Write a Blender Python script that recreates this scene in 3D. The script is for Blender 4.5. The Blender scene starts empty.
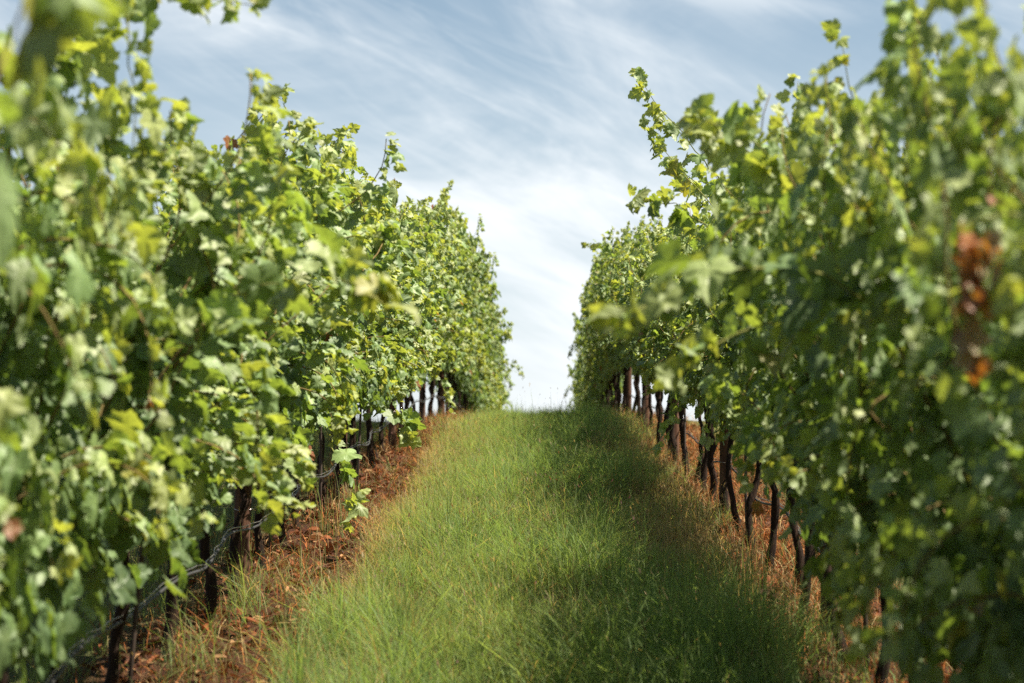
import bpy, math, random
import numpy as np
from mathutils import Vector

R = math.radians
SC = bpy.context.scene
COL = SC.collection

# ------------------------------------------------------------------ camera, sky, sun, exposure
SLOPE = math.tan(R(5.0))
CAM_H = 1.35
cam_d = bpy.data.cameras.new('camera')
cam = bpy.data.objects.new('camera', cam_d)
COL.objects.link(cam)
cam.location = (0, 0, CAM_H)
cam_d.lens = 85
cam_d.sensor_width = 36
cam_d.clip_start = 0.05
cam_d.clip_end = 6000
cam.rotation_euler = (R(90 + 4.23), 0, 0.0125)
cam_d.dof.use_dof = True
cam_d.dof.focus_distance = 13.6
cam_d.dof.aperture_fstop = 4.0
cam_d.dof.aperture_blades = 9
SC.camera = cam

SUN_EL, SUN_AZ = 60.0, 103.0          # azimuth measured from the row direction (+Y) towards +X
world = bpy.data.worlds.new('World')
SC.world = world
world.use_nodes = True
wt = world.node_tree
wt.nodes.clear()
W = wt.nodes.new
sky = W('ShaderNodeTexSky')
sky.sky_type = 'NISHITA'
sky.sun_disc = False
sky.sun_elevation = R(SUN_EL)
sky.sun_rotation = R(SUN_AZ)
sky.altitude = 300
sky.air_density = 1.0
sky.dust_density = 0.6
sky.ozone_density = 1.6
SKY_STR = 0.085
bg = W('ShaderNodeBackground')
bg.inputs['Strength'].default_value = SKY_STR
outw = W('ShaderNodeOutputWorld')
# cirrus: noise in the direction of the sky, stretched along the wind
tc = W('ShaderNodeTexCoord')
def wmap(rot, scale, loc=(0, 0, 0)):
    q = W('ShaderNodeMapping')
    q.inputs['Rotation'].default_value = rot
    wt.links.new(tc.outputs['Generated'], q.inputs['Vector'])
    m = W('ShaderNodeMapping')
    m.inputs['Scale'].default_value = scale
    m.inputs['Location'].default_value = loc
    wt.links.new(q.outputs['Vector'], m.inputs['Vector'])
    return m
def wnoise(m, scale, detail, rough, dist=0.0):
    n = W('ShaderNodeTexNoise')
    n.inputs['Scale'].default_value = scale
    n.inputs['Detail'].default_value = detail
    n.inputs['Roughness'].default_value = rough
    n.inputs['Distortion'].default_value = dist
    wt.links.new(m.outputs['Vector'], n.inputs['Vector'])
    return n
def wramp(src, a, b, va=0.0, vb=1.0):
    r = W('ShaderNodeMapRange')
    r.interpolation_type = 'SMOOTHSTEP'
    r.inputs['From Min'].default_value = a
    r.inputs['From Max'].default_value = b
    r.inputs['To Min'].default_value = va
    r.inputs['To Max'].default_value = vb
    wt.links.new(src, r.inputs['Value'])
    return r
def wmath(op, a, b):
    m = W('ShaderNodeMath')
    m.operation = op
    m.use_clamp = op != 'MULTIPLY'
    for i, v in enumerate((a, b)):
        if isinstance(v, (int, float)):
            m.inputs[i].default_value = v
        else:
            wt.links.new(v, m.inputs[i])
    return m
n1 = wnoise(wmap((0, R(-19), 0), (2.6, 2.0, 8.5), (0.55, 0, 0.3)), 2.0, 10, 0.58, 1.1)
n2 = wnoise(wmap((0, R(-27), 0), (5.0, 3.0, 24.0), (0.2, 0, 0.1)), 3.0, 8, 0.62, 1.6)
n3 = wnoise(wmap((0, R(-10), 0), (2.0, 1.0, 6.0), (0.9, 0, 0.0)), 2.4, 3, 0.5, 0.2)
sep = W('ShaderNodeSeparateXYZ')
wt.links.new(tc.outputs['Generated'], sep.inputs['Vector'])
low = wramp(sep.outputs['Z'], 0.02, 0.24, 0.62, 0.06)             # thin veil thickens towards the horizon
a1 = wramp(n1.outputs['Fac'], 0.36, 0.74)
a2 = wramp(n2.outputs['Fac'], 0.36, 0.78, 0.0, 0.36)
a3 = wramp(n3.outputs['Fac'], 0.36, 0.64, 0.05, 1.15)
s1 = wmath('ADD', a1.outputs[0], a2.outputs[0])
s2 = wmath('MULTIPLY', s1.outputs[0], a3.outputs[0])
over = wramp(sep.outputs['Z'], 0.22, 0.50, 0.56, 0.10)           # the cirrus bank lies low in front; overhead it is mostly clear
s3 = wmath('ADD', wmath('MULTIPLY', s2.outputs[0], over.outputs[0]).outputs[0], low.outputs[0])
mixw = W('ShaderNodeMix')
mixw.data_type = 'RGBA'
mixw.inputs['B'].default_value = (4.25, 4.46, 4.6, 1)
wt.links.new(s3.outputs[0], mixw.inputs['Factor'])
hs = W('ShaderNodeHueSaturation')
hs.inputs['Saturation'].default_value = .92
hs.inputs['Value'].default_value = .48
wt.links.new(sky.outputs['Color'], hs.inputs['Color'])
hs.inputs['Hue'].default_value = .487
wt.links.new(hs.outputs['Color'], mixw.inputs['A'])
wt.links.new(mixw.outputs['Result'], bg.inputs['Color'])
wt.links.new(bg.outputs['Background'], outw.inputs['Surface'])

sun_d = bpy.data.lights.new('sun', 'SUN')
sun_d.energy = 5.0
sun_d.angle = R(0.53)
sun_d.color = (1.0, 0.90, 0.74)
sun = bpy.data.objects.new('sun', sun_d)
COL.objects.link(sun)
sdir = Vector((math.sin(R(SUN_AZ)) * math.cos(R(SUN_EL)), math.cos(R(SUN_AZ)) * math.cos(R(SUN_EL)), math.sin(R(SUN_EL))))
sun.rotation_euler = (-sdir).to_track_quat('-Z', 'Y').to_euler()
sun.location = (30, 10, 30)

SC.view_settings.view_transform = 'Standard'
SC.view_settings.look = 'None'
SC.view_settings.gamma = 1
SC.view_settings.exposure = 1.48
SC.render.engine = 'CYCLES'
cy = SC.cycles
cy.max_bounces = 8
cy.diffuse_bounces = 4
cy.glossy_bounces = 2
cy.transmission_bounces = 4
cy.transparent_max_bounces = 4
cy.use_denoising = False
try:
    cy.denoiser = 'OPENIMAGEDENOISE'
    cy.denoising_input_passes = 'RGB_ALBEDO_NORMAL'
    cy.denoising_prefilter = 'ACCURATE'
except Exception:
    pass

# ------------------------------------------------------------------ helpers
def tag(o, label=None, cat=None, group=None, kind=None):
    if label: o['label'] = label
    if cat: o['category'] = cat
    if group: o['group'] = group
    if kind: o['kind'] = kind
    return o

def empty(name, loc, rz=0.0):
    o = bpy.data.objects.new(name, None)
    COL.objects.link(o)
    o.location = loc
    o.rotation_euler = (0, 0, rz)
    o.empty_display_size = 0.1
    return o

def link(name, me, parent=None, loc=(0, 0, 0), rot=(0, 0, 0), scale=(1, 1, 1)):
    o = bpy.data.objects.new(name, me)
    COL.objects.link(o)
    o.location = loc
    o.rotation_euler = rot
    o.scale = scale
    if parent: o.parent = parent
    return o

def mesh_np(name, verts, faces_flat, face_sizes, mat, col=None, smooth=True, uv=None):
    """verts (N,3); faces_flat int array of loop vertex ids; face_sizes array; col (N,4) per vertex."""
    me = bpy.data.meshes.new(name)
    verts = np.asarray(verts, dtype=np.float32)
    faces_flat = np.asarray(faces_flat, dtype=np.int32)
    face_sizes = np.asarray(face_sizes, dtype=np.int32)
    me.vertices.add(len(verts))
    me.vertices.foreach_set('co', verts.ravel())
    me.loops.add(len(faces_flat))
    me.loops.foreach_set('vertex_index', faces_flat)
    me.polygons.add(len(face_sizes))
    starts = np.concatenate(([0], np.cumsum(face_sizes)[:-1])).astype(np.int32)
    me.polygons.foreach_set('loop_start', starts)
    me.polygons.foreach_set('loop_total', face_sizes)
    if smooth:
        me.polygons.foreach_set('use_smooth', np.ones(len(face_sizes), dtype=bool))
    me.update(calc_edges=True)
    if col is not None:
        at = me.color_attributes.new('Col', 'FLOAT_COLOR', 'POINT')
        at.data.foreach_set('color', np.asarray(col, dtype=np.float32).ravel())
    if uv is not None:
        at = me.attributes.new('leaf_uv', 'FLOAT_VECTOR', 'POINT')
        at.data.foreach_set('vector', np.asarray(uv, dtype=np.float32).ravel())
    me.materials.append(mat)
    return me

def smoothstep(a, b, x):
    t = np.clip((x - a) / (b - a), 0, 1)
    return t * t * (3 - 2 * t)

_rs = np.random.RandomState(11)
_tab = _rs.rand(256, 256)
def vnoise(x, y):
    x = np.asarray(x, float); y = np.asarray(y, float)
    xi = np.floor(x).astype(int); yi = np.floor(y).astype(int)
    fx = x - xi; fy = y - yi
    fx = fx * fx * (3 - 2 * fx); fy = fy * fy * (3 - 2 * fy)
    a = _tab[xi % 256, yi % 256]; b = _tab[(xi + 1) % 256, yi % 256]
    c = _tab[xi % 256, (yi + 1) % 256]; d = _tab[(xi + 1) % 256, (yi + 1) % 256]
    return (a * (1 - fx) + b * fx) * (1 - fy) + (c * (1 - fx) + d * fx) * fy
def fbm(x, y, o=3):
    s = 0; a = 1; t = 0
    for i in range(o):
        s = s + a * vnoise(x * 2 ** i + 17 * i, y * 2 ** i + 31 * i); t += a; a *= .5
    return s / t

# ------------------------------------------------------------------ the hill
X_L, X_R = -1.40, 1.12              # the two vine rows
K = 0.0050
def hill(y):
    y = np.asarray(y, float)
    z = SLOPE * y
    d = np.clip(y - 24, 0, None)
    lim = (SLOPE + 0.12) / K
    dev = np.where(d < lim, .5 * K * d * d, .5 * K * lim * lim + (SLOPE + 0.12) * (d - lim))
    z = z - dev
    z = np.maximum(z, -22.0)
    z = np.where(y < -160, SLOPE * -160, z)
    return z
def ground_z(x, y):
    x = np.asarray(x, float); y = np.asarray(y, float)
    near = np.exp(-(np.abs(x) / 12.0) ** 2)
    bump = (fbm(x * 1.1 + 50, y * .9 + 50) - .5) * .07 + (fbm(x * 5 + 9, y * 5 + 3, 2) - .5) * .025
    berm = .035 * (np.exp(-((x - X_L) / .3) ** 2) + np.exp(-((x - X_R) / .3) ** 2))
    clod = (fbm(x * 13 + 3, y * 11 + 5, 3) - .45) * .07 * strip_amount(x, y)
    return hill(y) + (bump + berm + clod) * near
def gz(x, y):
    return float(ground_z(np.array([x]), np.array([y]))[0])

def strip_amount(x, y):
    """1 in the bare soil strips under the vines, 0 in the grass"""
    w = (fbm(x * 2.3 + 7, y * 1.3 + 3) - .5) * .55
    l = smoothstep(-.85, -1.05, x + w * .6) * smoothstep(-1.72, -1.48, x + w * .6)
    r = smoothstep(.80, 1.02, x + w * .6) * smoothstep(1.85, 1.6, x + w)
    return np.maximum(l, r)

# ------------------------------------------------------------------ materials
def new_mat(name):
    m = bpy.data.materials.new(name)
    m.use_nodes = True
    nt = m.node_tree
    nt.nodes.clear()
    out = nt.nodes.new('ShaderNodeOutputMaterial')
    return m, nt, out
def N(nt, typ, **kw):
    n = nt.nodes.new(typ)
    for k, v in kw.items(): setattr(n, k, v)
    return n
def mixcol(nt, fac, a, b, blend='MIX'):
    m = N(nt, 'ShaderNodeMix', data_type='RGBA', blend_type=blend)
    for sock, v in (('Factor', fac), ('A', a), ('B', b)):
        if isinstance(v, (int, float)): m.inputs[sock].default_value = v
        elif isinstance(v, tuple): m.inputs[sock].default_value = v if len(v) == 4 else (*v, 1)
        else: nt.links.new(v, m.inputs[sock])
    return m.outputs['Result']
def noise(nt, scale, detail=4, rough=.55, coord='Object', stretch=None, dist=0):
    t = N(nt, 'ShaderNodeTexCoord')
    n = N(nt, 'ShaderNodeTexNoise')
    n.inputs['Scale'].default_value = scale
    n.inputs['Detail'].default_value = detail
    n.inputs['Roughness'].default_value = rough
    n.inputs['Distortion'].default_value = dist
    src = t.outputs[coord]
    if stretch:
        mp = N(nt, 'ShaderNodeMapping')
        mp.inputs['Scale'].default_value = stretch
        nt.links.new(src, mp.inputs['Vector']); src = mp.outputs['Vector']
    nt.links.new(src, n.inputs['Vector'])
    return n.outputs['Fac']
def ramp(nt, src, stops):
    r = N(nt, 'ShaderNodeValToRGB')
    el = r.color_ramp.elements
    while len(el) < len(stops): el.new(.5)
    for e, (p, c) in zip(el, stops):
        e.position = p; e.color = (*c, 1)
    nt.links.new(src, r.inputs['Fac'])
    return r.outputs['Color']
def bump(nt, src, strength, dist):
    b = N(nt, 'ShaderNodeBump')
    b.inputs['Strength'].default_value = strength
    b.inputs['Distance'].default_value = dist
    nt.links.new(src, b.inputs['Height'])
    return b.outputs['Normal']

def leafy_mat(name, rough, spec, trans, trans_gain, under=None, veins=False):
    m, nt, out = new_mat(name)
    at = N(nt, 'ShaderNodeVertexColor', layer_name='Col')
    col = at.outputs['Color']
    nz = noise(nt, 38, 3, .6)
    col = mixcol(nt, .45, col, mixcol(nt, nz, (.55, .6, .5), (1.4, 1.35, 1.4)), 'MULTIPLY')
    nrm = None
    if veins:
        a = N(nt, 'ShaderNodeAttribute', attribute_name='leaf_uv')
        vs = N(nt, 'ShaderNodeSeparateXYZ'); nt.links.new(a.outputs['Vector'], vs.inputs['Vector'])
        vein = vs.outputs['Z']         # distance to the nearest main vein, stored with the leaf shape
        mr = N(nt, 'ShaderNodeMapRange')
        mr.inputs['From Min'].default_value = .0; mr.inputs['From Max'].default_value = .05
        mr.inputs['To Min'].default_value = .55; mr.inputs['To Max'].default_value = 0
        nt.links.new(vein, mr.inputs['Value'])
        col = mixcol(nt, mr.outputs[0], col, mixcol(nt, .5, col, (.22, .28, .10)))
        nrm = bump(nt, nz, .35, .01)
    front = col
    if under:
        geo = N(nt, 'ShaderNodeNewGeometry')
        back = mixcol(nt, .55, col, under)
        front = mixcol(nt, geo.outputs['Backfacing'], col, back)
    p = N(nt, 'ShaderNodeBsdfPrincipled')
    nt.links.new(front, p.inputs['Base Color'])
    p.inputs['Roughness'].default_value = rough
    p.inputs['Specular IOR Level'].default_value = spec
    if nrm: nt.links.new(nrm, p.inputs['Normal'])
    t = N(nt, 'ShaderNodeBsdfTranslucent')
    nt.links.new(mixcol(nt, 1.0, col, trans_gain, 'MULTIPLY'), t.inputs['Color'])
    mx = N(nt, 'ShaderNodeMixShader')
    mx.inputs['Fac'].default_value = trans
    nt.links.new(p.outputs[0], mx.inputs[1]); nt.links.new(t.outputs[0], mx.inputs[2])
    nt.links.new(mx.outputs[0], out.inputs['Surface'])
    return m

M_LEAF = leafy_mat('vine_leaf', .55, .62, .29, (2.7, 2.5, .75), under=(.21, .27, .15), veins=True)
M_GRASS = leafy_mat('grass_blade', .6, .35, .46, (1.9, 1.75, 1.0))
M_LITTER = leafy_mat('dry_litter', .8, .15, .15, (1.2, 1.0, .8))

def bark_mat(name, stops, sc=22, stretch=(1, 1, .18), strength=.9):
    m, nt, out = new_mat(name)
    f = noise(nt, sc, 6, .65, stretch=stretch, dist=.4)
    p = N(nt, 'ShaderNodeBsdfPrincipled')
    nt.links.new(ramp(nt, f, stops), p.inputs['Base Color'])
    p.inputs['Roughness'].default_value = .9
    p.inputs['Specular IOR Level'].default_value = .2
    nt.links.new(bump(nt, f, strength, .02), p.inputs['Normal'])
    nt.links.new(p.outputs[0], out.inputs['Surface'])
    return m
M_BARK = bark_mat('vine_bark', [(.3, (.008, .005, .004)), (.55, (.024, .013, .008)), (.75, (.065, .034, .02))], 60)
M_POST = bark_mat('weathered_post_wood', [(.3, (.035, .018, .012)), (.55, (.09, .045, .028)), (.8, (.16, .09, .055))], 30, (1, 1, .08), .6)
M_CANE = bark_mat('cane_bark', [(.3, (.10, .06, .025)), (.6, (.20, .15, .06)), (.8, (.28, .2, .1))], 40, (1, 1, 1), .3)
M_STEM = bark_mat('green_stem', [(.3, (.10, .12, .03)), (.6, (.20, .20, .06)), (.8, (.24, .13, .06))], 25, (1, 1, 1), .2)

def plain_mat(name, c, rough, metal=0, c2=None, sc=30):
    m, nt, out = new_mat(name)
    p = N(nt, 'ShaderNodeBsdfPrincipled')
    nt.links.new(mixcol(nt, noise(nt, sc, 4), c, c2 or tuple(v * .6 for v in c)), p.inputs['Base Color'])
    p.inputs['Roughness'].default_value = rough
    p.inputs['Metallic'].default_value = metal
    nt.links.new(p.outputs[0], out.inputs['Surface'])
    return m
M_HOSE = plain_mat('drip_hose_plastic', (.035, .035, .038), .6, 0, (.015, .015, .016), 14)
M_WIRE = plain_mat('galvanised_wire', (.45, .45, .45), .4, 1, (.25, .22, .2))
M_STAKE = plain_mat('rusty_stake', (.07, .045, .035), .75, 0, (.03, .02, .016))

def ground_mat():
    m, nt, out = new_mat('hill_soil')
    at = N(nt, 'ShaderNodeVertexColor', layer_name='Col')      # R: bare strip amount
    sp = N(nt, 'ShaderNodeSeparateColor'); nt.links.new(at.outputs['Color'], sp.inputs['Color'])
    f1 = noise(nt, 9, 8, .65); f2 = noise(nt, 55, 5, .65); f3 = noise(nt, 2.2, 4, .6)
    soil = ramp(nt, f2, [(.25, (.016, .007, .005)), (.5, (.058, .023, .011)), (.75, (.15, .058, .028))])
    soil = mixcol(nt, f1, soil, (.05, .020, .011))
    turf = ramp(nt, f2, [(.3, (.035, .05, .015)), (.55, (.07, .09, .028)), (.8, (.14, .13, .055))])
    turf = mixcol(nt, .35, turf, mixcol(nt, f3, (.06, .07, .02), (.10, .075, .035)))
    p = N(nt, 'ShaderNodeBsdfPrincipled')
    nt.links.new(mixcol(nt, sp.outputs['Red'], turf, soil), p.inputs['Base Color'])
    p.inputs['Roughness'].default_value = .95
    p.inputs['Specular IOR Level'].default_value = .15
    nt.links.new(bump(nt, f2, .9, .04), p.inputs['Normal'])
    nt.links.new(p.outputs[0], out.inputs['Surface'])
    return m
M_GROUND = ground_mat()

# ------------------------------------------------------------------ ground sheet
def axis(dense_a, dense_b, step, far):
    d = np.arange(dense_a, dense_b + 1e-6, step)
    ext = [1, 2.5, 5, 9, 15, 25, 40, 65, 100, 160, 260, 420, 700, 1100, 1800, 2600]
    ext = np.array([e for e in ext if e <= far], float)
    return np.concatenate((dense_a - ext[::-1], d, dense_b + ext))
gx = axis(-4, 4, .08, 2600)
gy = axis(2, 64, .10, 2600)
GX, GY = np.meshgrid(gx, gy)
GZ = ground_z(GX, GY)
gv = np.stack((GX.ravel(), GY.ravel(), GZ.ravel()), 1)
nx, ny = len(gx), len(gy)
ii = np.arange(nx - 1)[None, :] + np.arange(ny - 1)[:, None] * nx
quads = np.stack((ii, ii + 1, ii + 1 + nx, ii + nx), -1).reshape(-1, 4)
st = strip_amount(gv[:, 0], gv[:, 1])
gcol = np.stack((st, st, st, np.ones_like(st)), 1)
ground = link('ground', mesh_np('ground', gv, quads.ravel(), np.full(len(quads), 4), M_GROUND, gcol))
tag(ground, 'grassy hillside rising to a rounded crest with red soil strips', 'ground', kind='structure')

# ------------------------------------------------------------------ tubes
def tube_arrays(paths, sides=6):
    """paths: list of (pts (n,3), radii (n)); returns verts, faces, sizes"""
    V, F, S = [], [], []
    off = 0
    for pts, rad in paths:
        pts = np.asarray(pts, float); rad = np.asarray(rad, float)
        n = len(pts)
        tan = np.gradient(pts, axis=0)
        tan /= np.linalg.norm(tan, axis=1)[:, None] + 1e-9
        ref = np.array([0.31, 0.95, 0.05])
        u = np.cross(tan, ref); u /= np.linalg.norm(u, axis=1)[:, None] + 1e-9
        v = np.cross(tan, u)
        a = np.arange(sides) / sides * 2 * np.pi
        ring = pts[:, None] + rad[:, None, None] * (np.cos(a)[None, :, None] * u[:, None] + np.sin(a)[None, :, None] * v[:, None])
        V.append(ring.reshape(-1, 3))
        i = np.arange(n - 1)[:, None] * sides + off
        j = np.arange(sides)[None, :]; k = (j + 1) % sides
        q = np.stack((i + j, i + k, i + k + sides, i + j + sides), -1).reshape(-1)
        F.append(q); S.append(np.full((n - 1) * sides, 4))
        F.append(np.arange(sides)[::-1] + off); S.append([sides])
        F.append(np.arange(sides) + off + (n - 1) * sides); S.append([sides])
        off += n * sides
    return np.concatenate(V), np.concatenate(F), np.concatenate(S)
def tube_mesh(name, paths, mat, sides=6):
    v, f, s = tube_arrays(paths, sides)
    return mesh_np(name, v, f, s, mat)

# ------------------------------------------------------------------ vine leaves
half = [(0, .03), (.07, -.10), (.16, -.17), (.22, -.15), (.31, -.19), (.36, -.09), (.46, -.06), (.44, .05), (.46, .13), (.57, .15), (.56, .25),
        (.63, .33), (.54, .38), (.50, .47), (.40, .46), (.33, .49), (.37, .58), (.34, .66), (.27, .70), (.24, .80), (.15, .84), (.09, .95), (0, 1.02)]
outline = half + [(-x, y) for x, y in half[-2:0:-1]]
inner = [(x * .55, .30 + (y - .30) * .55) for x, y in outline]
LT = np.array([(0, .30)] + inner + outline)
no = len(outline)
tris = []
for i in range(no):
    j = (i + 1) % no
    tris.append((0, 1 + j, 1 + i))
    tris.append((1 + i, 1 + j, 1 + no + j)); tris.append((1 + i, 1 + no + j, 1 + no + i))
LTRI = np.array(tris)
# winding so that +normal is up
def _area(t):
    a, b, c = LT[t[0]], LT[t[1]], LT[t[2]]
    return (b[0]-a[0])*(c[1]-a[1])-(b[1]-a[1])*(c[0]-a[0])
LTRI = np.array([t if _area(t) > 0 else (t[0], t[2], t[1]) for t in LTRI])
def vein_dist(p):
    best = 9
    for tip in ((0, 1.02), (.6, .33), (-.6, .33), (.40, -.10), (-.40, -.10)):
        t = np.array(tip) - (0, .03); q = np.array(p) - (0, .03)
        s = max(0, min(1, q @ t / (t @ t)))
        best = min(best, np.linalg.norm(q - s * t))
    return best
LVEIN = np.array([vein_dist(p) for p in LT])
NLV = len(LT)

def leaves_arrays(P, D, Nn, S, C, rng):
    """P base, D tip direction, Nn normal, S size, C colour rgb -> arrays"""
    n = len(P)
    D = D / (np.linalg.norm(D, axis=1)[:, None] + 1e-9)
    Nn = Nn - (Nn * D).sum(1)[:, None] * D
    Nn /= np.linalg.norm(Nn, axis=1)[:, None] + 1e-9
    X = np.cross(D, Nn)
    x = LT[:, 0][None]; y = LT[:, 1][None]
    cup = rng.normal(-.25, .45, (n, 1)); bend = rng.normal(-.28, .25, (n, 1)); tw = rng.normal(0, .28, (n, 1))
    wav = rng.uniform(.0, .07, (n, 1)); ph = rng.uniform(0, 6.28, (n, 1))
    ang = np.arctan2(LT[:, 0], LT[:, 1] - .3)[None]
    rad = np.hypot(LT[:, 0], LT[:, 1] - .3)[None]
    z = cup * np.abs(x) ** 1.5 + bend * (y - .1) ** 2 + tw * x * y + wav * np.sin(ang * 4 + ph) * rad * 2 - .10 * np.exp(-(x / .05) ** 2)
    asp = rng.uniform(.85, 1.12, (n, 1))
    jit = 1 + rng.normal(0, .05, (n, NLV))
    S3 = S[:, None, None]
    V = P[:, None] + S3 * ((x * asp * jit)[:, :, None] * X[:, None] + (y * jit)[:, :, None] * D[:, None] + z[:, :, None] * Nn[:, None])
    F = (LTRI[None] + (np.arange(n) * NLV)[:, None, None]).reshape(-1)
    Cc = np.repeat(np.concatenate((C, np.ones((n, 1))), 1), NLV, 0)
    U = np.stack((np.tile(LT[:, 0], n), np.tile(LT[:, 1], n), np.tile(LVEIN, n)), 1)
    return V.reshape(-1, 3), F, np.full(n * len(LTRI), 3), Cc, U
def leaves_mesh(name, P, D, Nn, S, C, rng):
    v, f, s, c, u = leaves_arrays(P, D, Nn, S, C, rng)
    return mesh_np(name, v, f, s, M_LEAF, c, True, u)

DARK = np.array((.070, .124, .044)); MID = np.array((.155, .232, .084)); YOUNG = np.array((.25, .29, .10)); YEL = np.array((.26, .26, .05)); BROWN = np.array((.20, .075, .03))
def leaf_colours(n, age, rng, brown=.003):
    """age 0 at the shoot tip (young) .. 1 old"""
    a = np.clip(age + rng.normal(0, .22, n), 0, 1)[:, None]
    c = np.where(a < .45, YOUNG + (MID - YOUNG) * (a / .45), MID + (DARK - MID) * ((a - .45) / .55))
    c = c * rng.uniform(.75, 1.25, (n, 1))
    r = rng.rand(n)
    c[r < .012] = YEL * .8
    c[r < brown] = BROWN
    return c

def grow_shoot(start, d, length, rng, step=.06, droop=.02, keep=.36, wander=.10):
    """walks a cane; returns node points"""
    p = np.array(start, float); d = np.array(d, float); d /= np.linalg.norm(d)
    pts = [p.copy()]
    n = max(3, int(length / step))
    for i in range(n):
        d = d + rng.normal(0, wander, 3)
        d[2] -= droop * (1 + 2.5 * i / n)
        if abs(p[0]) > keep: d[0] -= np.sign(p[0]) * .16
        d /= np.linalg.norm(d)
        p = p + d * step
        pts.append(p.copy())
        if p[2] < .74 and i > 3 and d[2] < 0: break
    return np.array(pts)

def dress(pts, rng, lateral=.5, size=.075, spread=.075, tip=3):
    """leaves along a cane"""
    n = len(pts)
    P, D, Nn, S, A = [], [], [], [], []
    for i in range(1, n):
        from_tip = n - 1 - i
        young = max(0., 1 - from_tip / tip)
        k = 1 + (rng.rand() < lateral) + (rng.rand() < lateral * .6) + (from_tip < 6) * (1 + (pts[i, 2] > 1.5))
        for q in range(k):
            sx = np.sign(pts[i, 0] + rng.normal(0, .12)) or 1.
            outv = np.array((sx * rng.uniform(.2, 1.0), rng.normal(0, .55), rng.normal(.10, .45)))
            outv /= np.linalg.norm(outv)
            pet = spread * rng.uniform(.5, 1.35) * (1 - .6 * young)
            base = pts[i] + outv * pet
            nn = np.array((sx * .68, 0, .52)) + rng.normal(0, 1, 3) * (.42, .72, .42)
            dd = np.array((outv[0] * .5, outv[1] * .7, -.45 + young * .5)) + rng.normal(0, .60, 3)
            P.append(base); D.append(dd); Nn.append(nn)
            S.append(size * rng.uniform(.6, 1.2) * (1 - .36 * young) * (.72 if q else 1)); A.append((.22 * (1 - young) + .62 * min(1, from_tip / 16)) if young < 1 else 0)
    return P, D, Nn, S, A

def foliage_variant(seed):
    rng = np.random.RandomState(seed)
    paths, L = [], ([], [], [], [], [])
    ys = np.linspace(-.54, .54, 38) + rng.normal(0, .03, 38)
    for y in ys:
        side = rng.choice((-1, 1))
        start = (rng.normal(0, .05), y, rng.uniform(.70, .82))
        r = rng.rand()
        if r < .70:      # upright cane
            pts = grow_shoot(start, (side * rng.uniform(.05, .35), rng.normal(0, .15), 1), rng.uniform(1.15, 1.48), rng, droop=.015)
        elif r < .705:    # upright, tall, waving above the wall
            pts = grow_shoot(start, (side * rng.uniform(.0, .2), rng.normal(0, .12), 1), rng.uniform(1.45, 1.62), rng, droop=.014)
        else:            # falls outwards and hangs
            pts = grow_shoot((start[0], start[1], rng.uniform(.8, 1.5)), (side * 1.0, rng.normal(0, .4), .6), rng.uniform(.45, .8), rng, droop=.065, keep=.40)
        paths.append((pts, np.linspace(.0048, .0018, len(pts))))
        for a, b in zip(L, dress(pts, rng, 1.15)): a.extend(b)
    # leaves low around the cordon
    for i in range(230):
        sx = rng.choice((-1, 1))
        L[0].append(np.array((sx * rng.uniform(.02, .32), rng.uniform(-.55, .55), rng.uniform(.66, 1.0))))
        L[1].append(np.array((sx * .3, rng.normal(0, .5), -.8)) + rng.normal(0, .3, 3))
        L[2].append(np.array((sx * .8, 0, .5)) + rng.normal(0, .45, 3))
        L[3].append(.078 * rng.uniform(.6, 1.2)); L[4].append(.8)
    P, D, Nn, S, A = (np.array(a) for a in L)
    C = leaf_colours(len(P), A, rng)
    # two arms of old wood along the wire, with spurs
    arms = []
    for s in (-1, 1):
        t = np.linspace(0, 1, 9)
        arms.append((np.stack((rng.normal(0, .008, 9), s * t * .52, .70 + .04 * np.sin(t * 3) + rng.normal(0, .008, 9)), 1), np.linspace(.02, .011, 9)))
    return leaves_mesh('foliage', P, D, Nn, S, C, rng), tube_mesh('cane', paths, M_CANE, 4), tube_mesh('cordon_arm', arms, M_BARK, 6)

def trunk_variant(seed):
    rng = np.random.RandomState(seed)
    n = 13
    t = np.linspace(0, 1, n)
    lean = rng.normal(0, .03, 2)
    wob = np.cumsum(rng.normal(0, .012, (n, 2)), 0)
    wob -= wob[-1] * t[:, None]
    pts = np.stack((lean[0] * np.sin(t * math.pi) + wob[:, 0], lean[1] * 1.4 * np.sin(t * math.pi) + wob[:, 1], -.06 + t * .80), 1)
    rad = .021 + .013 * np.exp(-t * 9) + .010 * smoothstep(.8, 1, t) + rng.normal(0, .003, n) + .008 * rng.rand() - .004
    return tube_mesh('trunk', [(pts, rad)], M_BARK, 9)

FOL = [foliage_variant(100 + i) for i in range(9)]
TRK = [trunk_variant(40 + i) for i in range(7)]

# ------------------------------------------------------------------ rows
def interp(y, table):
    xs, vs = zip(*table)
    return float(np.interp(y, xs, vs))
H_L = [(3, 1.24), (5.0, 1.22), (5.5, 1.15), (6.4, .93), (7.6, .89), (9, .96), (12, 1.0), (17, 1.0), (22, 1.08), (28, 1.18), (38, 1.14), (48, 1.0), (60, .88)]
H_R = [(3, .95), (5, .91), (6.6, .90), (8, .92), (10, .94), (12, .90), (17, .92), (22, .97), (30, 1.06), (38, 1.04), (48, .94), (60, .84)]
POSTS = {'L': [11.25, 16.9, 22.5, 28.1, 33.7], 'R': [9.55, 15.05, 20.6, 26.1, 31.7]}
ORD = 'first second third fourth fifth sixth seventh eighth ninth tenth'.split()
rnd = random.Random(5)
VINES = {'L': [], 'R': []}
def vine_label(side, y):
    row = 'sunlit left row' if side == 'L' else 'shaded right row'
    ps = POSTS[side]
    return row, ps

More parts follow.
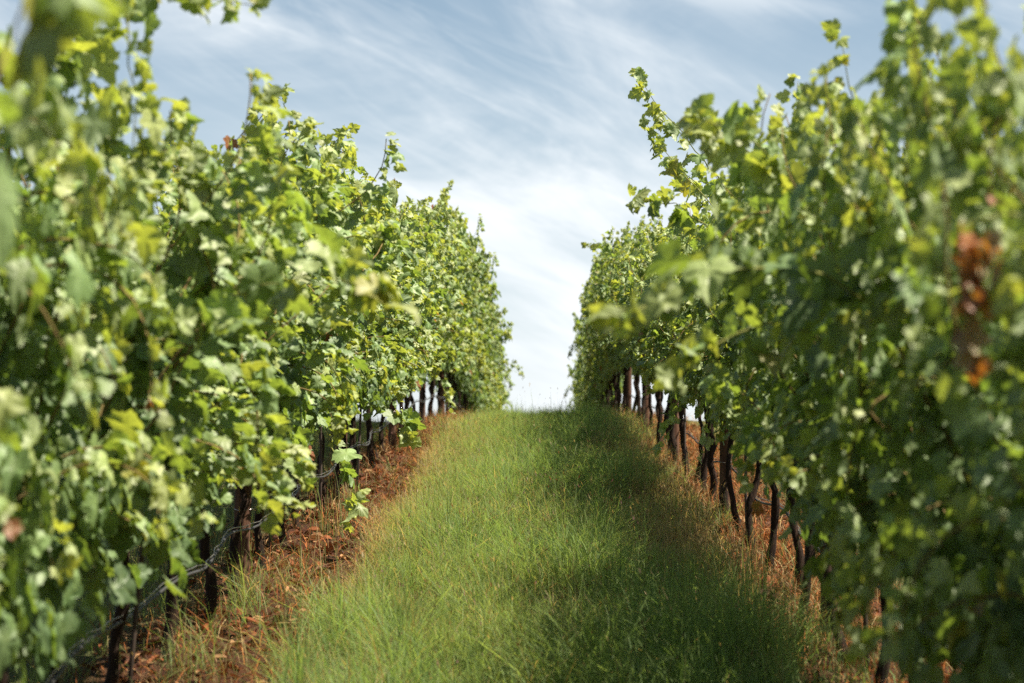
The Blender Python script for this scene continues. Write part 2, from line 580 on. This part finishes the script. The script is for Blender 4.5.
def vine(side, y, h, vi, ti):
    x = (X_L if side == 'L' else X_R) + rnd.gauss(0, .02)
    root = empty('grape_vine', (x, y, gz(x, y)), rnd.choice((0, math.pi)) + rnd.gauss(0, .05))
    f, c, a = FOL[vi]
    link('trunk', TRK[ti], root, rot=(0, 0, rnd.uniform(0, 6.28)))
    if side == 'L': dz = float(np.interp(y, (4.6, 5.6, 6.8, 8.0, 14, 19), (-.34, -.28, -.10, .10, .05, -.06)))
    else: dz = float(np.interp(y, (6.4, 7.6, 9.0, 10.6, 24, 32), (-.30, -.12, .08, .22, .20, .05)))
    thin = 1.0 if side == 'L' else float(np.interp(y, (3.3, 4.1, 5.0, 7.5, 26, 45), (.5, .75, .95, .78, .80, .70)))      # the nearest vines hang lower
    o1 = link('foliage', f, root, (0, 0, dz), scale=(thin * rnd.uniform(.84, 1.14), 1, h - dz * .55))
    o2 = link('cane', c, root, (0, 0, dz), scale=tuple(o1.scale))
    link('cordon_arm', a, root)
    VINES[side].append((y, root))
    return root

for side, y0, step in (('L', 2.72, 1.045), ('R', 3.2, .985)):
    y = y0; last = -1
    while y < 66:
        vi = rnd.choice([i for i in range(9) if i != last]); last = vi
        h = interp(y, H_L if side == 'L' else H_R) * rnd.uniform(.95, 1.05)
        vine(side, y + rnd.uniform(-.08, .08), h, vi, rnd.randrange(7))
        y += step

# labels
for side in 'LR':
    row = 'sunlit left row' if side == 'L' else 'shaded right row'
    ps = POSTS[side]
    vs = sorted(VINES[side], key=lambda t: t[0])
    cnt = {}
    n_before = len([1 for y, r in vs if y < ps[0]])
    k0 = 0
    for y, r in vs:
        g = 'vines in the ' + row
        k = len([p for p in ps if p < y])
        cnt[k] = cnt.get(k, 0) + 1
        if y > ps[-1] + 0.2:
            tag(r, f'leafy vine of the {row} near the crest, trunk lost in shade', 'grape vine', 'far ' + g)
        elif k == 0:
            m = n_before - cnt[0]
            pos = 'just before' if m == 0 else f'{ORD[m]} in front of'
            if m: pos = f'{ORD[m]} one in front of'
            tag(r, f'grape vine of the {row}, {pos} the nearest wooden post', 'grape vine', g)
        else:
            tag(r, f'grape vine of the {row}, {ORD[cnt[k]-1]} beyond its {ORD[k-1]} wooden post', 'grape vine', g)

def vine_near(side, y):
    return min(VINES[side], key=lambda t: abs(t[0] - y))[1]

# ------------------------------------------------------------------ single shoots that leave the wall of leaves
def extra_shoot(side, pts, seed, size=.10, label=None, lateral=.8, spread=.05, tipn=4, young=0.0, r0=.004):
    """pts: control points in world x,y and height above ground; becomes a part of the nearest vine"""
    rng = np.random.RandomState(seed)
    w = np.array([(x, y, float(hill(y)) + z) for x, y, z in pts])
    root = vine_near(side, pts[0][1])
    # smooth, evenly spaced nodes
    t = np.linspace(0, 1, len(w)); d = np.linspace(0, 1, 60)
    if len(w) > 2:
        deg = min(3, len(w) - 1)
        cur = np.stack([np.polyval(np.polyfit(t, w[:, i], deg), d) for i in range(3)], 1)
    else:
        cur = np.stack([np.interp(d, t, w[:, i]) for i in range(3)], 1)
    seg = np.concatenate(([0], np.cumsum(np.linalg.norm(np.diff(cur, axis=0), axis=1))))
    n = max(5, int(seg[-1] / .055))
    q = np.stack([np.interp(np.linspace(0, seg[-1], n), seg, cur[:, i]) for i in range(3)], 1) + rng.normal(0, .006, (n, 3))
    # into the vine's own space
    rz = root.rotation_euler.z
    c, s = math.cos(-rz), math.sin(-rz)
    q = q - np.array(root.location)
    q = np.stack((q[:, 0] * c - q[:, 1] * s, q[:, 0] * s + q[:, 1] * c, q[:, 2]), 1)
    st = link('shoot', tube_mesh('shoot', [(q, np.linspace(r0, .0012, n))], M_STEM, 5), root)
    if label: st['label'] = label
    P, D, Nn, S, A = (np.array(v) for v in dress(q, rng, lateral, size, spread, tipn))
    A = A * (1 - young)
    lf = link('foliage', leaves_mesh('foliage', P, D, Nn, S, leaf_colours(len(P), A, rng, 0), rng), st)
    return st

# right row: reaching shoots against the sky
extra_shoot('R', [(.98, 12.7, 1.95), (.80, 12.6, 2.20), (.62, 12.5, 2.40), (.50, 12.4, 2.58)], 1, .085, 'long thin shoot arching into the sky', young=.6, lateral=1.3)
extra_shoot('R', [(.98, 12.3, 1.75), (.75, 12.3, 2.02), (.52, 12.2, 2.30)], 2, .09, young=.5, lateral=1.3)
extra_shoot('R', [(1.0, 13.3, 1.9), (.85, 13.3, 2.05), (.66, 13.2, 2.2)], 3, .09, young=.4, lateral=1.3)
extra_shoot('R', [(.85, 10.2, 1.5), (.62, 10.0, 1.74), (.45, 9.9, 1.80), (.38, 9.8, 1.78)], 4, .085, young=.4)
extra_shoot('R', [(.85, 24.6, 1.85), (.65, 24.5, 1.98), (.46, 24.4, 1.99)], 5, .085)
extra_shoot('R', [(.9, 30, 1.5), (.6, 30, 1.62), (.48, 30, 1.6)], 6, .09)
# right row: out of focus sprays that hang into the lane
extra_shoot('R', [(.72, 5.3, 1.35), (.48, 5.2, 1.44), (.28, 5.1, 1.38), (.15, 5.0, 1.36)], 7, .11, 'long leafy shoot reaching out into the lane', lateral=.8, spread=.07)
extra_shoot('R', [(.72, 5.9, 1.25), (.5, 5.8, 1.30), (.34, 5.7, 1.18)], 8, .105, lateral=.7, spread=.07)
extra_shoot('R', [(.75, 6.5, 1.65), (.55, 6.4, 1.8), (.42, 6.3, 1.85)], 9, .10, young=.5)
extra_shoot('R', [(.75, 7.5, 1.75), (.55, 7.4, 1.9), (.45, 7.2, 1.92)], 10, .10, young=.5)
extra_shoot('R', [(.98, 17.2, .66), (.92, 17, .54), (.86, 16.8, .44), (.80, 16.7, .36)], 12, .095, lateral=.2)
extra_shoot('R', [(1.0, 14.2, .70), (.95, 14.1, .56), (.92, 14, .48)], 13, .09, lateral=.2)
for i, (yy, zz) in enumerate(((5.6, 1.98), (6.9, 2.02), (8.2, 2.02))):
    extra_shoot('R', [(.98, yy, zz - .40), (.90, yy - .05, zz - .1), (.86, yy - .1, zz + .10)], 20 + i, .085, young=.6, lateral=.8, spread=.06)
# left row
extra_shoot('L', [(-.95, 5.9, 1.25), (-.70, 5.8, 1.40), (-.50, 5.7, 1.42), (-.36, 5.6, 1.38)], 14, .10, 'long leafy shoot reaching out into the lane', lateral=.8, spread=.07)
extra_shoot('L', [(-1.25, 6.0, 1.75), (-1.12, 5.95, 2.08), (-.92, 5.9, 2.14), (-.72, 5.8, 2.10)], 15, .08, 'yellow-green shoot arching over the top of the vine', young=.6)
extra_shoot('L', [(-1.25, 5.8, 1.8), (-1.05, 5.7, 2.12), (-.98, 5.7, 1.95), (-.97, 5.7, 1.62)], 16, .075, young=.5)
extra_shoot('L', [(-1.2, 5.6, 1.9), (-1.1, 5.5, 2.15), (-1.03, 5.4, 2.05)], 17, .08, young=.4)
extra_shoot('L', [(-1.15, 9.3, 1.75), (-1.1, 9.3, 2.0), (-1.06, 9.25, 2.18)], 18, .07, young=.8)
extra_shoot('L', [(-1.2, 12.2, 1.85), (-1.12, 12.2, 2.1), (-1.06, 12.2, 2.2)], 19, .08, young=.6)
extra_shoot('L', [(-1.1, 25.8, 2.35), (-1.04, 25.8, 2.6), (-.98, 25.7, 2.72)], 30, .085, young=.5)
extra_shoot('L', [(-1.0, 23.4, .7), (-.92, 23.3, .50), (-.88, 23.2, .36)], 31, .10, young=.5)
extra_shoot('L', [(-1.12, 12.8, .62), (-1.02, 12.7, .40), (-1.02, 12.6, .22)], 32, .11)
extra_shoot('L', [(-1.05, 16.2, .70), (-.92, 16.1, .58), (-.86, 16, .45)], 33, .12)
# withered leaves hanging in the nearest right vines
def withered(side, pts, seed):
    rng = np.random.RandomState(seed)
    root = vine_near(side, pts[0][1])
    rz = -root.rotation_euler.z
    P, D, Nn, S, C = [], [], [], [], []
    for x, y, z in pts:
        q = np.array((x, y, float(hill(y)) + z)) - np.array(root.location)
        q = np.array((q[0] * math.cos(rz) - q[1] * math.sin(rz), q[0] * math.sin(rz) + q[1] * math.cos(rz), q[2]))
        for k in range(3):
            P.append(q + rng.normal(0, .010, 3)); D.append(np.array((0, 0, -1.)) + rng.normal(0, .3, 3)); Nn.append(rng.normal(0, 1, 3))
            S.append(rng.uniform(.030, .042)); C.append(np.array((.27, .10, .035)) * rng.uniform(.6, 1.2))
    o = link('withered_leaf_cluster', leaves_mesh('withered_leaf_cluster', *(np.array(v) for v in (P, D, Nn, S, C)), rng), root)
    o['label'] = 'orange-brown withered leaves hanging in the foliage'
extra_shoot('R', [(.90, 3.9, 1.42), (.76, 3.8, 1.50), (.655, 3.7, 1.48)], 60, .035, lateral=.0, spread=.03)
withered('R', [(.655, 3.7, 1.465), (.66, 3.7, 1.435), (.655, 3.7, 1.41), (.652, 3.7, 1.38), (.657, 3.7, 1.35), (.655, 3.7, 1.315), (.66, 3.7, 1.28)], 71)
withered('R', [(.69, 3.72, 1.46), (.694, 3.72, 1.435), (.69, 3.72, 1.41), (.692, 3.72, 1.385)], 72)
withered('R', [(.78, 8.8, .62)], 73)
withered('L', [(-1.02, 6.3, 1.12)], 74)
withered('L', [(-1.0, 11.4, 1.22)], 75)

# ------------------------------------------------------------------ posts, stakes, hoses
def post_mesh(seed):
    rng = np.random.RandomState(seed)
    n = 14; t = np.linspace(0, 1, n)
    pts = np.stack((.008 * np.sin(t * 5 + seed), .008 * np.cos(t * 4 + seed), -.25 + t * 1.95), 1)
    rad = .040 - .004 * t + rng.normal(0, .0012, n)
    rad[-1] *= .86
    return tube_mesh('wooden_post', [(pts, rad)], M_POST, 14)
pm = [post_mesh(3), post_mesh(8)]
ring_t = np.linspace(0, 2 * math.pi, 15)
wrap = tube_mesh('wire_tie', [(np.stack((.0435 * np.cos(ring_t), .0435 * np.sin(ring_t), .38 + .004 * np.sin(ring_t * 2)), 1), np.full(15, .0022))], M_WIRE, 5)
for side, x in (('L', X_L), ('R', X_R)):
    row = 'sunlit left row' if side == 'L' else 'shaded right row'
    for i, y in enumerate(POSTS[side]):
        p = link('wooden_post', pm[i % 2], None, (x + .01, y, gz(x, y)), (rnd.gauss(0, .02), rnd.gauss(0, .02), rnd.uniform(0, 6)))
        link('wire_tie', wrap, p)
        which = ['nearest', 'second nearest', 'third nearest', 'fourth nearest', 'farthest'][i]
        tag(p, f'dark weathered wooden trellis post, {which} in the {row}', 'post', 'trellis posts')

stake_path = [(np.array([(0, 0, -.2), (.004, 0, .3), (0, .004, .8), (0, 0, 1.25)]), np.array([.009, .009, .009, .008]))]
stake = tube_mesh('vine_stake', stake_path, M_STAKE, 6)
STK = {'L': [7.95, 9.35, 12.45, 14.75, 17.9], 'R': [8.75, 10.45, 13.3, 16.25, 18.3, 21.4]}
for side, x in (('L', X_L), ('R', X_R)):
    row = 'sunlit left row' if side == 'L' else 'shaded right row'
    for i, y in enumerate(STK[side]):
        xx = x + rnd.uniform(-.05, .05)
        o = link('vine_stake', stake, None, (xx, y, gz(xx, y)), (rnd.gauss(0, .04), rnd.gauss(0, .04), rnd.uniform(0, 6)))
        which = ['nearest', 'second nearest', 'third nearest', 'fourth nearest', 'fifth nearest', 'farthest'][i]
        tag(o, f'thin dark stake beside a vine trunk, {which} in the {row}', 'stake', 'thin stakes')

for side, x, s in (('L', X_L, 1), ('R', X_R, 2)):
    rng = np.random.RandomState(s)
    ys = np.arange(2.5, 66, .18)
    sag = .016 * np.sin(ys * 1.15 * math.pi / 1.0 + s) + .03 * (fbm(ys * .6 + s, ys * 0 + 3) - .5)
    zz = hill(ys) + .34 + sag
    xs = x + .05 + .025 * np.sin(ys * 2.1 + s) + rng.normal(0, .002, len(ys))
    hose = link('drip_hose', tube_mesh('drip_hose', [(np.stack((xs, ys, zz), 1), np.full(len(ys), .0062))], M_HOSE, 8))
    wz = zz + .018 + .004 * np.sin(ys * 9)
    w = link('support_wire', tube_mesh('support_wire', [(np.stack((xs + .008 * np.sin(ys * 16), ys, wz), 1), np.full(len(ys), .0022))], M_WIRE, 5), hose)
    tag(hose, 'grey drip irrigation hose strung low along the ' + ('sunlit left' if side == 'L' else 'shaded right') + ' vine row', 'hose', 'irrigation hoses')

# ------------------------------------------------------------------ grass, dry grass, litter (nobody could count them)
def blades(name, x, y, h, w, lean, C, rng, mat, heads=None):
    n = len(x)
    z = ground_z(x, y) - .006
    base = np.stack((x, y, z), 1)
    az = rng.uniform(0, 2 * np.pi, n)
    ld = np.stack((np.cos(az), np.sin(az), np.zeros(n)), 1)
    fa = az + np.pi / 2 + rng.normal(0, .5, n)
    sd = np.stack((np.cos(fa), np.sin(fa), np.zeros(n)), 1)
    ts = np.array([0, .38, .72, 1.0]); ws = np.array([.8, 1, .7, .0])
    V = np.zeros((n, 7, 3), np.float32)
    for k, (t, ww) in enumerate(zip(ts, ws)):
        c = base + ld * (lean * h * t ** 1.8)[:, None] + np.array((0, 0, 1.)) * (h * (t - .35 * np.clip(lean, 0, 1.5) * t ** 2.5))[:, None]
        if k < 3:
            V[:, 2 * k] = c - sd * (w * ww * .5)[:, None]
            V[:, 2 * k + 1] = c + sd * (w * ww * .5)[:, None]
        else:
            V[:, 6] = c
    o = (np.arange(n) * 7)[:, None]
    q = np.array([0, 1, 3, 2, 2, 3, 5, 4, 4, 5, 6])[None] + o
    S = np.tile(np.array([4, 4, 3]), n)
    Cc = np.ones((n, 7, 4), np.float32)
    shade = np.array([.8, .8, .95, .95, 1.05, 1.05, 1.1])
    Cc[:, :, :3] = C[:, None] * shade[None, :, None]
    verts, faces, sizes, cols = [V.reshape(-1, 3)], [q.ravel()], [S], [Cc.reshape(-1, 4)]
    if heads is not None and heads.any():       # small seed heads on the stalks
        top = V[heads, 6]; m = len(top)
        hd = ld[heads] * .5 + np.array((0, 0, .8)); sdh = sd[heads]
        hl = rng.uniform(.010, .030, m)[:, None]; hw = rng.uniform(.0015, .0035, m)[:, None]
        HV = np.stack((top - hd * hl * .3, top + sdh * hw + hd * hl * .3, top + hd * hl, top - sdh * hw + hd * hl * .3), 1)
        off = n * 7
        verts.append(HV.reshape(-1, 3)); faces.append(np.arange(m * 4) + off); sizes.append(np.full(m, 4))
        hc = np.ones((m, 4, 4)); hc[:, :, :3] = (np.array((.26, .19, .10)) * rng.uniform(.35, 1.3, (m, 1)))[:, None]
        dk = rng.rand(m) < .5; hc[dk, :, :3] = np.array((.10, .035, .03))
        cols.append(hc.reshape(-1, 4))
    return mesh_np(name, np.concatenate(verts), np.concatenate(faces), np.concatenate(sizes), mat, np.concatenate(cols))

rng = np.random.RandomState(77)
def scatter(x0, x1, y0, y1, dens):
    n = int((x1 - x0) * (y1 - y0) * dens)
    return rng.uniform(x0, x1, n), rng.uniform(y0, y1, n)
zones = [(-1.35, 1.25, 4.5, 8, 700), (-1.35, 1.25, 8, 13, 5200), (-1.35, 1.25, 13, 20, 5200), (-1.35, 1.25, 20, 30, 3600), (-1.35, 1.25, 30, 48, 2200),
         (-4, -1.45, 6, 30, 700), (1.55, 4, 6, 30, 420), (-1.35, 1.25, -2, 4.5, 350)]
gxs, gys = zip(*(scatter(*z) for z in zones))
gx_, gy_ = np.concatenate(gxs), np.concatenate(gys)
st_ = strip_amount(gx_, gy_)
keep = rng.rand(len(gx_)) < np.clip(1.0 - st_ * 1.02, .012 + .35 * smoothstep(.60, .72, fbm(gx_ * 2.2 + 61, gy_ * 1.4 + 44)), 1)
clump = fbm(gx_ * 4.1 + 5, gy_ * 2.6 + 8)
patch = fbm(gx_ * 1.4 + 40, gy_ * .55 + 20)
keep &= rng.rand(len(gx_)) < (.35 + 1.1 * clump)
gx_, gy_, st_, clump, patch = (a[keep] for a in (gx_, gy_, st_, clump, patch))
n = len(gx_)
edge = np.clip(smoothstep(-.45, -1.0, gx_ + patch - .5) + smoothstep(.30, .95, gx_ + patch - .5), 0, 1)
edge *= smoothstep(9, 13, gy_) * .75 + .25
# lusher in front and in the middle, shorter and drier towards the crest edges
lush = np.clip(smoothstep(.62, .35, patch) * .7 + .5 - .5 * edge, 0, 1)
h = (.045 + .20 * smoothstep(.30, .72, clump) * (.4 + 1.0 * lush)) * rng.uniform(.55, 1.45, n)
h *= np.where(gy_ < 15, 1.15, 1.0) * (1 - .25 * smoothstep(25, 31, gy_))
tall = (rng.rand(n) < .03) & (gy_ < 25)
h = np.where(tall, h * 1.5 + .06, h)
w = rng.uniform(.0012, .0030, n) * np.where(rng.rand(n) < .12, 1.7, 1.0) * (1 + np.clip(gy_ - 16, 0, 20) * .03)
lean = np.abs(rng.normal(.75, .55, n))
g1 = np.array((.080, .150, .038)); g2 = np.array((.195, .275, .088)); straw = np.array((.32, .245, .11)); yg = np.array((.22, .225, .06))
m = rng.rand(n, 1)
C = g1 + (g2 - g1) * m
C = C * (1 - .3 * (1 - lush[:, None])) + yg * .3 * (1 - lush[:, None])
dry = rng.rand(n) < (.04 + .12 * (1 - lush) + .28 * edge)
C[dry] = straw * rng.uniform(.5, 1.15, (dry.sum(), 1))
C *= rng.uniform(.7, 1.2, (n, 1))
heads = (tall & (rng.rand(n) < .7) | (rng.rand(n) < .006)) & (gy_ < 26)
w = np.where(heads, w * .6, w)
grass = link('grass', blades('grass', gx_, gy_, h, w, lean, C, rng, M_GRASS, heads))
tag(grass, 'long green grass covering the lane between the vine rows', 'grass', kind='stuff')

# pale wispy stalks through the lane
sx_, sy_ = zip(*(scatter(-1.2, 1.1, a, b, d) for a, b, d in ((6, 13, 900), (13, 22, 1500), (22, 40, 1000))))
sx_, sy_ = np.concatenate(sx_), np.concatenate(sy_)
pn = fbm(sx_ * 1.6 + 90, sy_ * .8 + 12)
ed = np.clip(smoothstep(-.35, -.95, sx_) * .7 + smoothstep(.15, .85, sx_), 0, 1)
kk = (rng.rand(len(sx_)) < np.clip(.09 + 2.2 * (pn - .46) + .9 * ed * smoothstep(8, 12, sy_), .05, 1)) & (strip_amount(sx_, sy_) < .75)
sx_, sy_, ed = sx_[kk], sy_[kk], ed[kk]; n = len(sx_)
h = rng.uniform(.09, .25, n) * np.where(sy_ > 27, .7, 1.0); lean = np.abs(rng.normal(.55, .5, n)); w = rng.uniform(.0011, .0022, n) * (1 + np.clip(sy_ - 14, 0, 20) * .04)
pale = np.array((.30, .29, .12)); tan = np.array((.40, .28, .14))
C = np.where(rng.rand(n, 1) < .25 + .6 * ed[:, None], tan, pale) * rng.uniform(.55, 1.15, (n, 1))
sk = link('meadow_grass', blades('meadow_grass', sx_, sy_, h, w, lean, C, rng, M_GRASS, (rng.rand(n) < .14) & (sy_ < 26)))
tag(sk, 'thin pale grass stalks with seed heads scattered through the green lane', 'grass', kind='stuff')

# dry orange-brown grass and straw on the soil strips
pts = [scatter(-1.95, -.80, 6, 40, 850), scatter(.62, 1.75, 6, 40, 1700)]
dx = np.concatenate([p[0] for p in pts]); dy = np.concatenate([p[1] for p in pts])
s_ = strip_amount(dx, dy); cl = fbm(dx * 4 + 3, dy * 3 + 77)
k = rng.rand(len(dx)) < np.clip(.15 + s_, 0, 1) * np.clip((cl - .3) * 3, .12, 1)
dx, dy = dx[k], dy[k]; n = len(dx)
h = rng.uniform(.03, .24, n) * rng.uniform(.4, 1.2, n)
lean = np.abs(rng.normal(1.1, .9, n))
w = rng.uniform(.0015, .0038, n) * (1 + np.clip(dy - 16, 0, 20) * .03)
oc = np.array((.33, .115, .034)); sc_ = np.array((.34, .24, .12)); gc = np.array((.09, .11, .03))
r = rng.rand(n, 1)
C = np.where(r < .52, oc, np.where(r < .78, sc_, gc)) * rng.uniform(.5, 1.2, (n, 1))
dg = link('dry_grass', blades('dry_grass', dx, dy, h, w, lean, C, rng, M_LITTER, rng.rand(n) < .05))
tag(dg, 'dead orange and straw coloured grass on the soil strips under the vines', 'dry grass', kind='stuff')

# fallen leaves and crumbs
def litter():
    P = [scatter(-2.0, -.95, 6, 34, 330), scatter(.95, 1.8, 6, 34, 330)]
    x = np.concatenate([p[0] for p in P]); y = np.concatenate([p[1] for p in P])
    kk = rng.rand(len(x)) < strip_amount(x, y) * .95 + .02
    x, y = x[kk], y[kk]; n = len(x)
    a = rng.uniform(0, 6.28, n); s = np.where(rng.rand(n) < .12, rng.uniform(.03, .055, n), rng.uniform(.007, .024, n)); asp = rng.uniform(.35, .9, n)
    u = np.stack((np.cos(a), np.sin(a), rng.normal(0, .35, n)), 1); v = np.stack((-np.sin(a), np.cos(a), rng.normal(0, .35, n)), 1)
    z = ground_z(x, y) + rng.uniform(.002, .022, n)
    c = np.stack((x, y, z), 1)
    up = np.array((0, 0, 1.))
    cv = rng.uniform(.1, .9, n)
    tmpl = [(-1, 0, 0), (-.4, .7, .6), (.4, .75, .6), (1, .1, 0), (.45, -.7, .6), (-.4, -.65, .6), (0, 0, -.2)]
    V = np.stack([c + u * (s * tx)[:, None] + v * (s * asp * ty)[:, None] + up * (s * cv * tz)[:, None] for tx, ty, tz in tmpl], 1)
    f = np.array([0, 6, 1, 1, 6, 2, 2, 6, 3, 3, 6, 4, 4, 6, 5, 5, 6, 0])[None] + (np.arange(n) * 7)[:, None]
    base = np.where(rng.rand(n, 1) < .6, np.array((.135, .045, .018)), np.where(rng.rand(n, 1) < .6, np.array((.06, .026, .016)), np.array((.27, .15, .075))))
    C = np.repeat(np.concatenate((base * rng.uniform(.5, 1.3, (n, 1)), np.ones((n, 1))), 1), 7, 0)
    return mesh_np('leaf_litter', V.reshape(-1, 3), f.ravel(), np.full(n * 6, 3), M_LITTER, C, False)
lit = link('leaf_litter', litter())
tag(lit, 'brown fallen leaves and crumbs of bark on red soil', 'leaf litter', kind='stuff')

# fallen pruned twigs on the left strip
tw = [(-1.15, 10.2, .5, .35), (-1.30, 9.6, 2.6, .3), (-1.05, 11.0, 1.9, .24), (1.25, 12.2, 1.0, .3)]
lab = ['thin pale twig lying on red soil beside the grass edge', 'thin dark twig lying under the sunlit left vines', 'short pale twig on red soil beyond the first post', 'thin twig lying on the soil under the shaded right vines']
for i, (x, y, a, l) in enumerate(tw):
    t = np.linspace(-.5, .5, 7)
    p = np.stack((t * l * math.cos(a), t * l * math.sin(a), .012 + .012 * np.sin(t * 7 + i)), 1)
    o = link('twig', tube_mesh('twig', [(p, np.linspace(.006, .003, 7))], M_CANE, 6), None, (x, y, gz(x, y)))
    tag(o, lab[i], 'twig', 'fallen twigs')

# tall tufts of stalks standing by the left vines and the right edge of the lane
def tuft(x, y, hh, n, seed, label, dryness):
    r_ = np.random.RandomState(seed)
    bx = r_.normal(0, .045, n); by = r_.normal(0, .07, n)
    az = r_.uniform(0, 6.28, n); le = np.abs(r_.normal(.12, .12, n)); H = hh * r_.uniform(.5, 1.1, n); wv = r_.uniform(.004, .008, n)
    V, F, S, Cc = [], [], [], []
    ts = np.linspace(0, 1, 6)
    for i in range(n):
        ld = np.array((math.cos(az[i]), math.sin(az[i]), 0)); sd = np.array((-ld[1], ld[0], 0))
        o = len(V)
        c = np.array((.13, .16, .055)) if r_.rand() > dryness else np.array((.36, .28, .15))
        c = c * r_.uniform(.7, 1.2)
        for t in ts:
            q = np.array((bx[i], by[i], 0)) + ld * le[i] * H[i] * t ** 2 + np.array((0, 0, H[i] * t))
            wd = wv[i] * (1 - t * .85) * .5
            V += [q - sd * wd, q + sd * wd]; Cc += [(*c, 1)] * 2
        for k in range(5):
            F += [o + 2 * k, o + 2 * k + 1, o + 2 * k + 3, o + 2 * k + 2]; S.append(4)
    o = link('tall_grass_tuft', mesh_np('tall_grass_tuft', V, F, S, M_GRASS, Cc), None, (x, y, gz(x, y)))
    tag(o, label, 'grass tuft', 'tall grass tufts')
tuft(-1.22, 13.9, .42, 26, 1, 'tall pale green grass stalks standing between left vine trunks on bare soil', .15)
tuft(-1.14, 14.7, .45, 22, 2, 'upright pale stalks by the left vines, second tuft up the slope', .3)
tuft(-1.16, 11.9, .30, 16, 3, 'short sparse green stalks on the soil near the nearest left post', .2)
tuft(1.02, 22.4, .36, 34, 4, 'straw coloured dry tuft under the shaded right row, farther of two', .8)
tuft(1.0, 18.6, .30, 30, 5, 'straw coloured dry tuft at the shaded right grass edge, nearer of two', .8)
tuft(-.98, 20.2, .22, 26, 6, 'bleached straw clump at the left edge of the grass lane', .9)
tuft(.92, 10.9, .34, 40, 7, 'bright green bushy tuft at the right edge of the near grass', .15)
tuft(.55, 9.4, .30, 34, 8, 'long bladed green tuft in the near grass of the lane', .1)
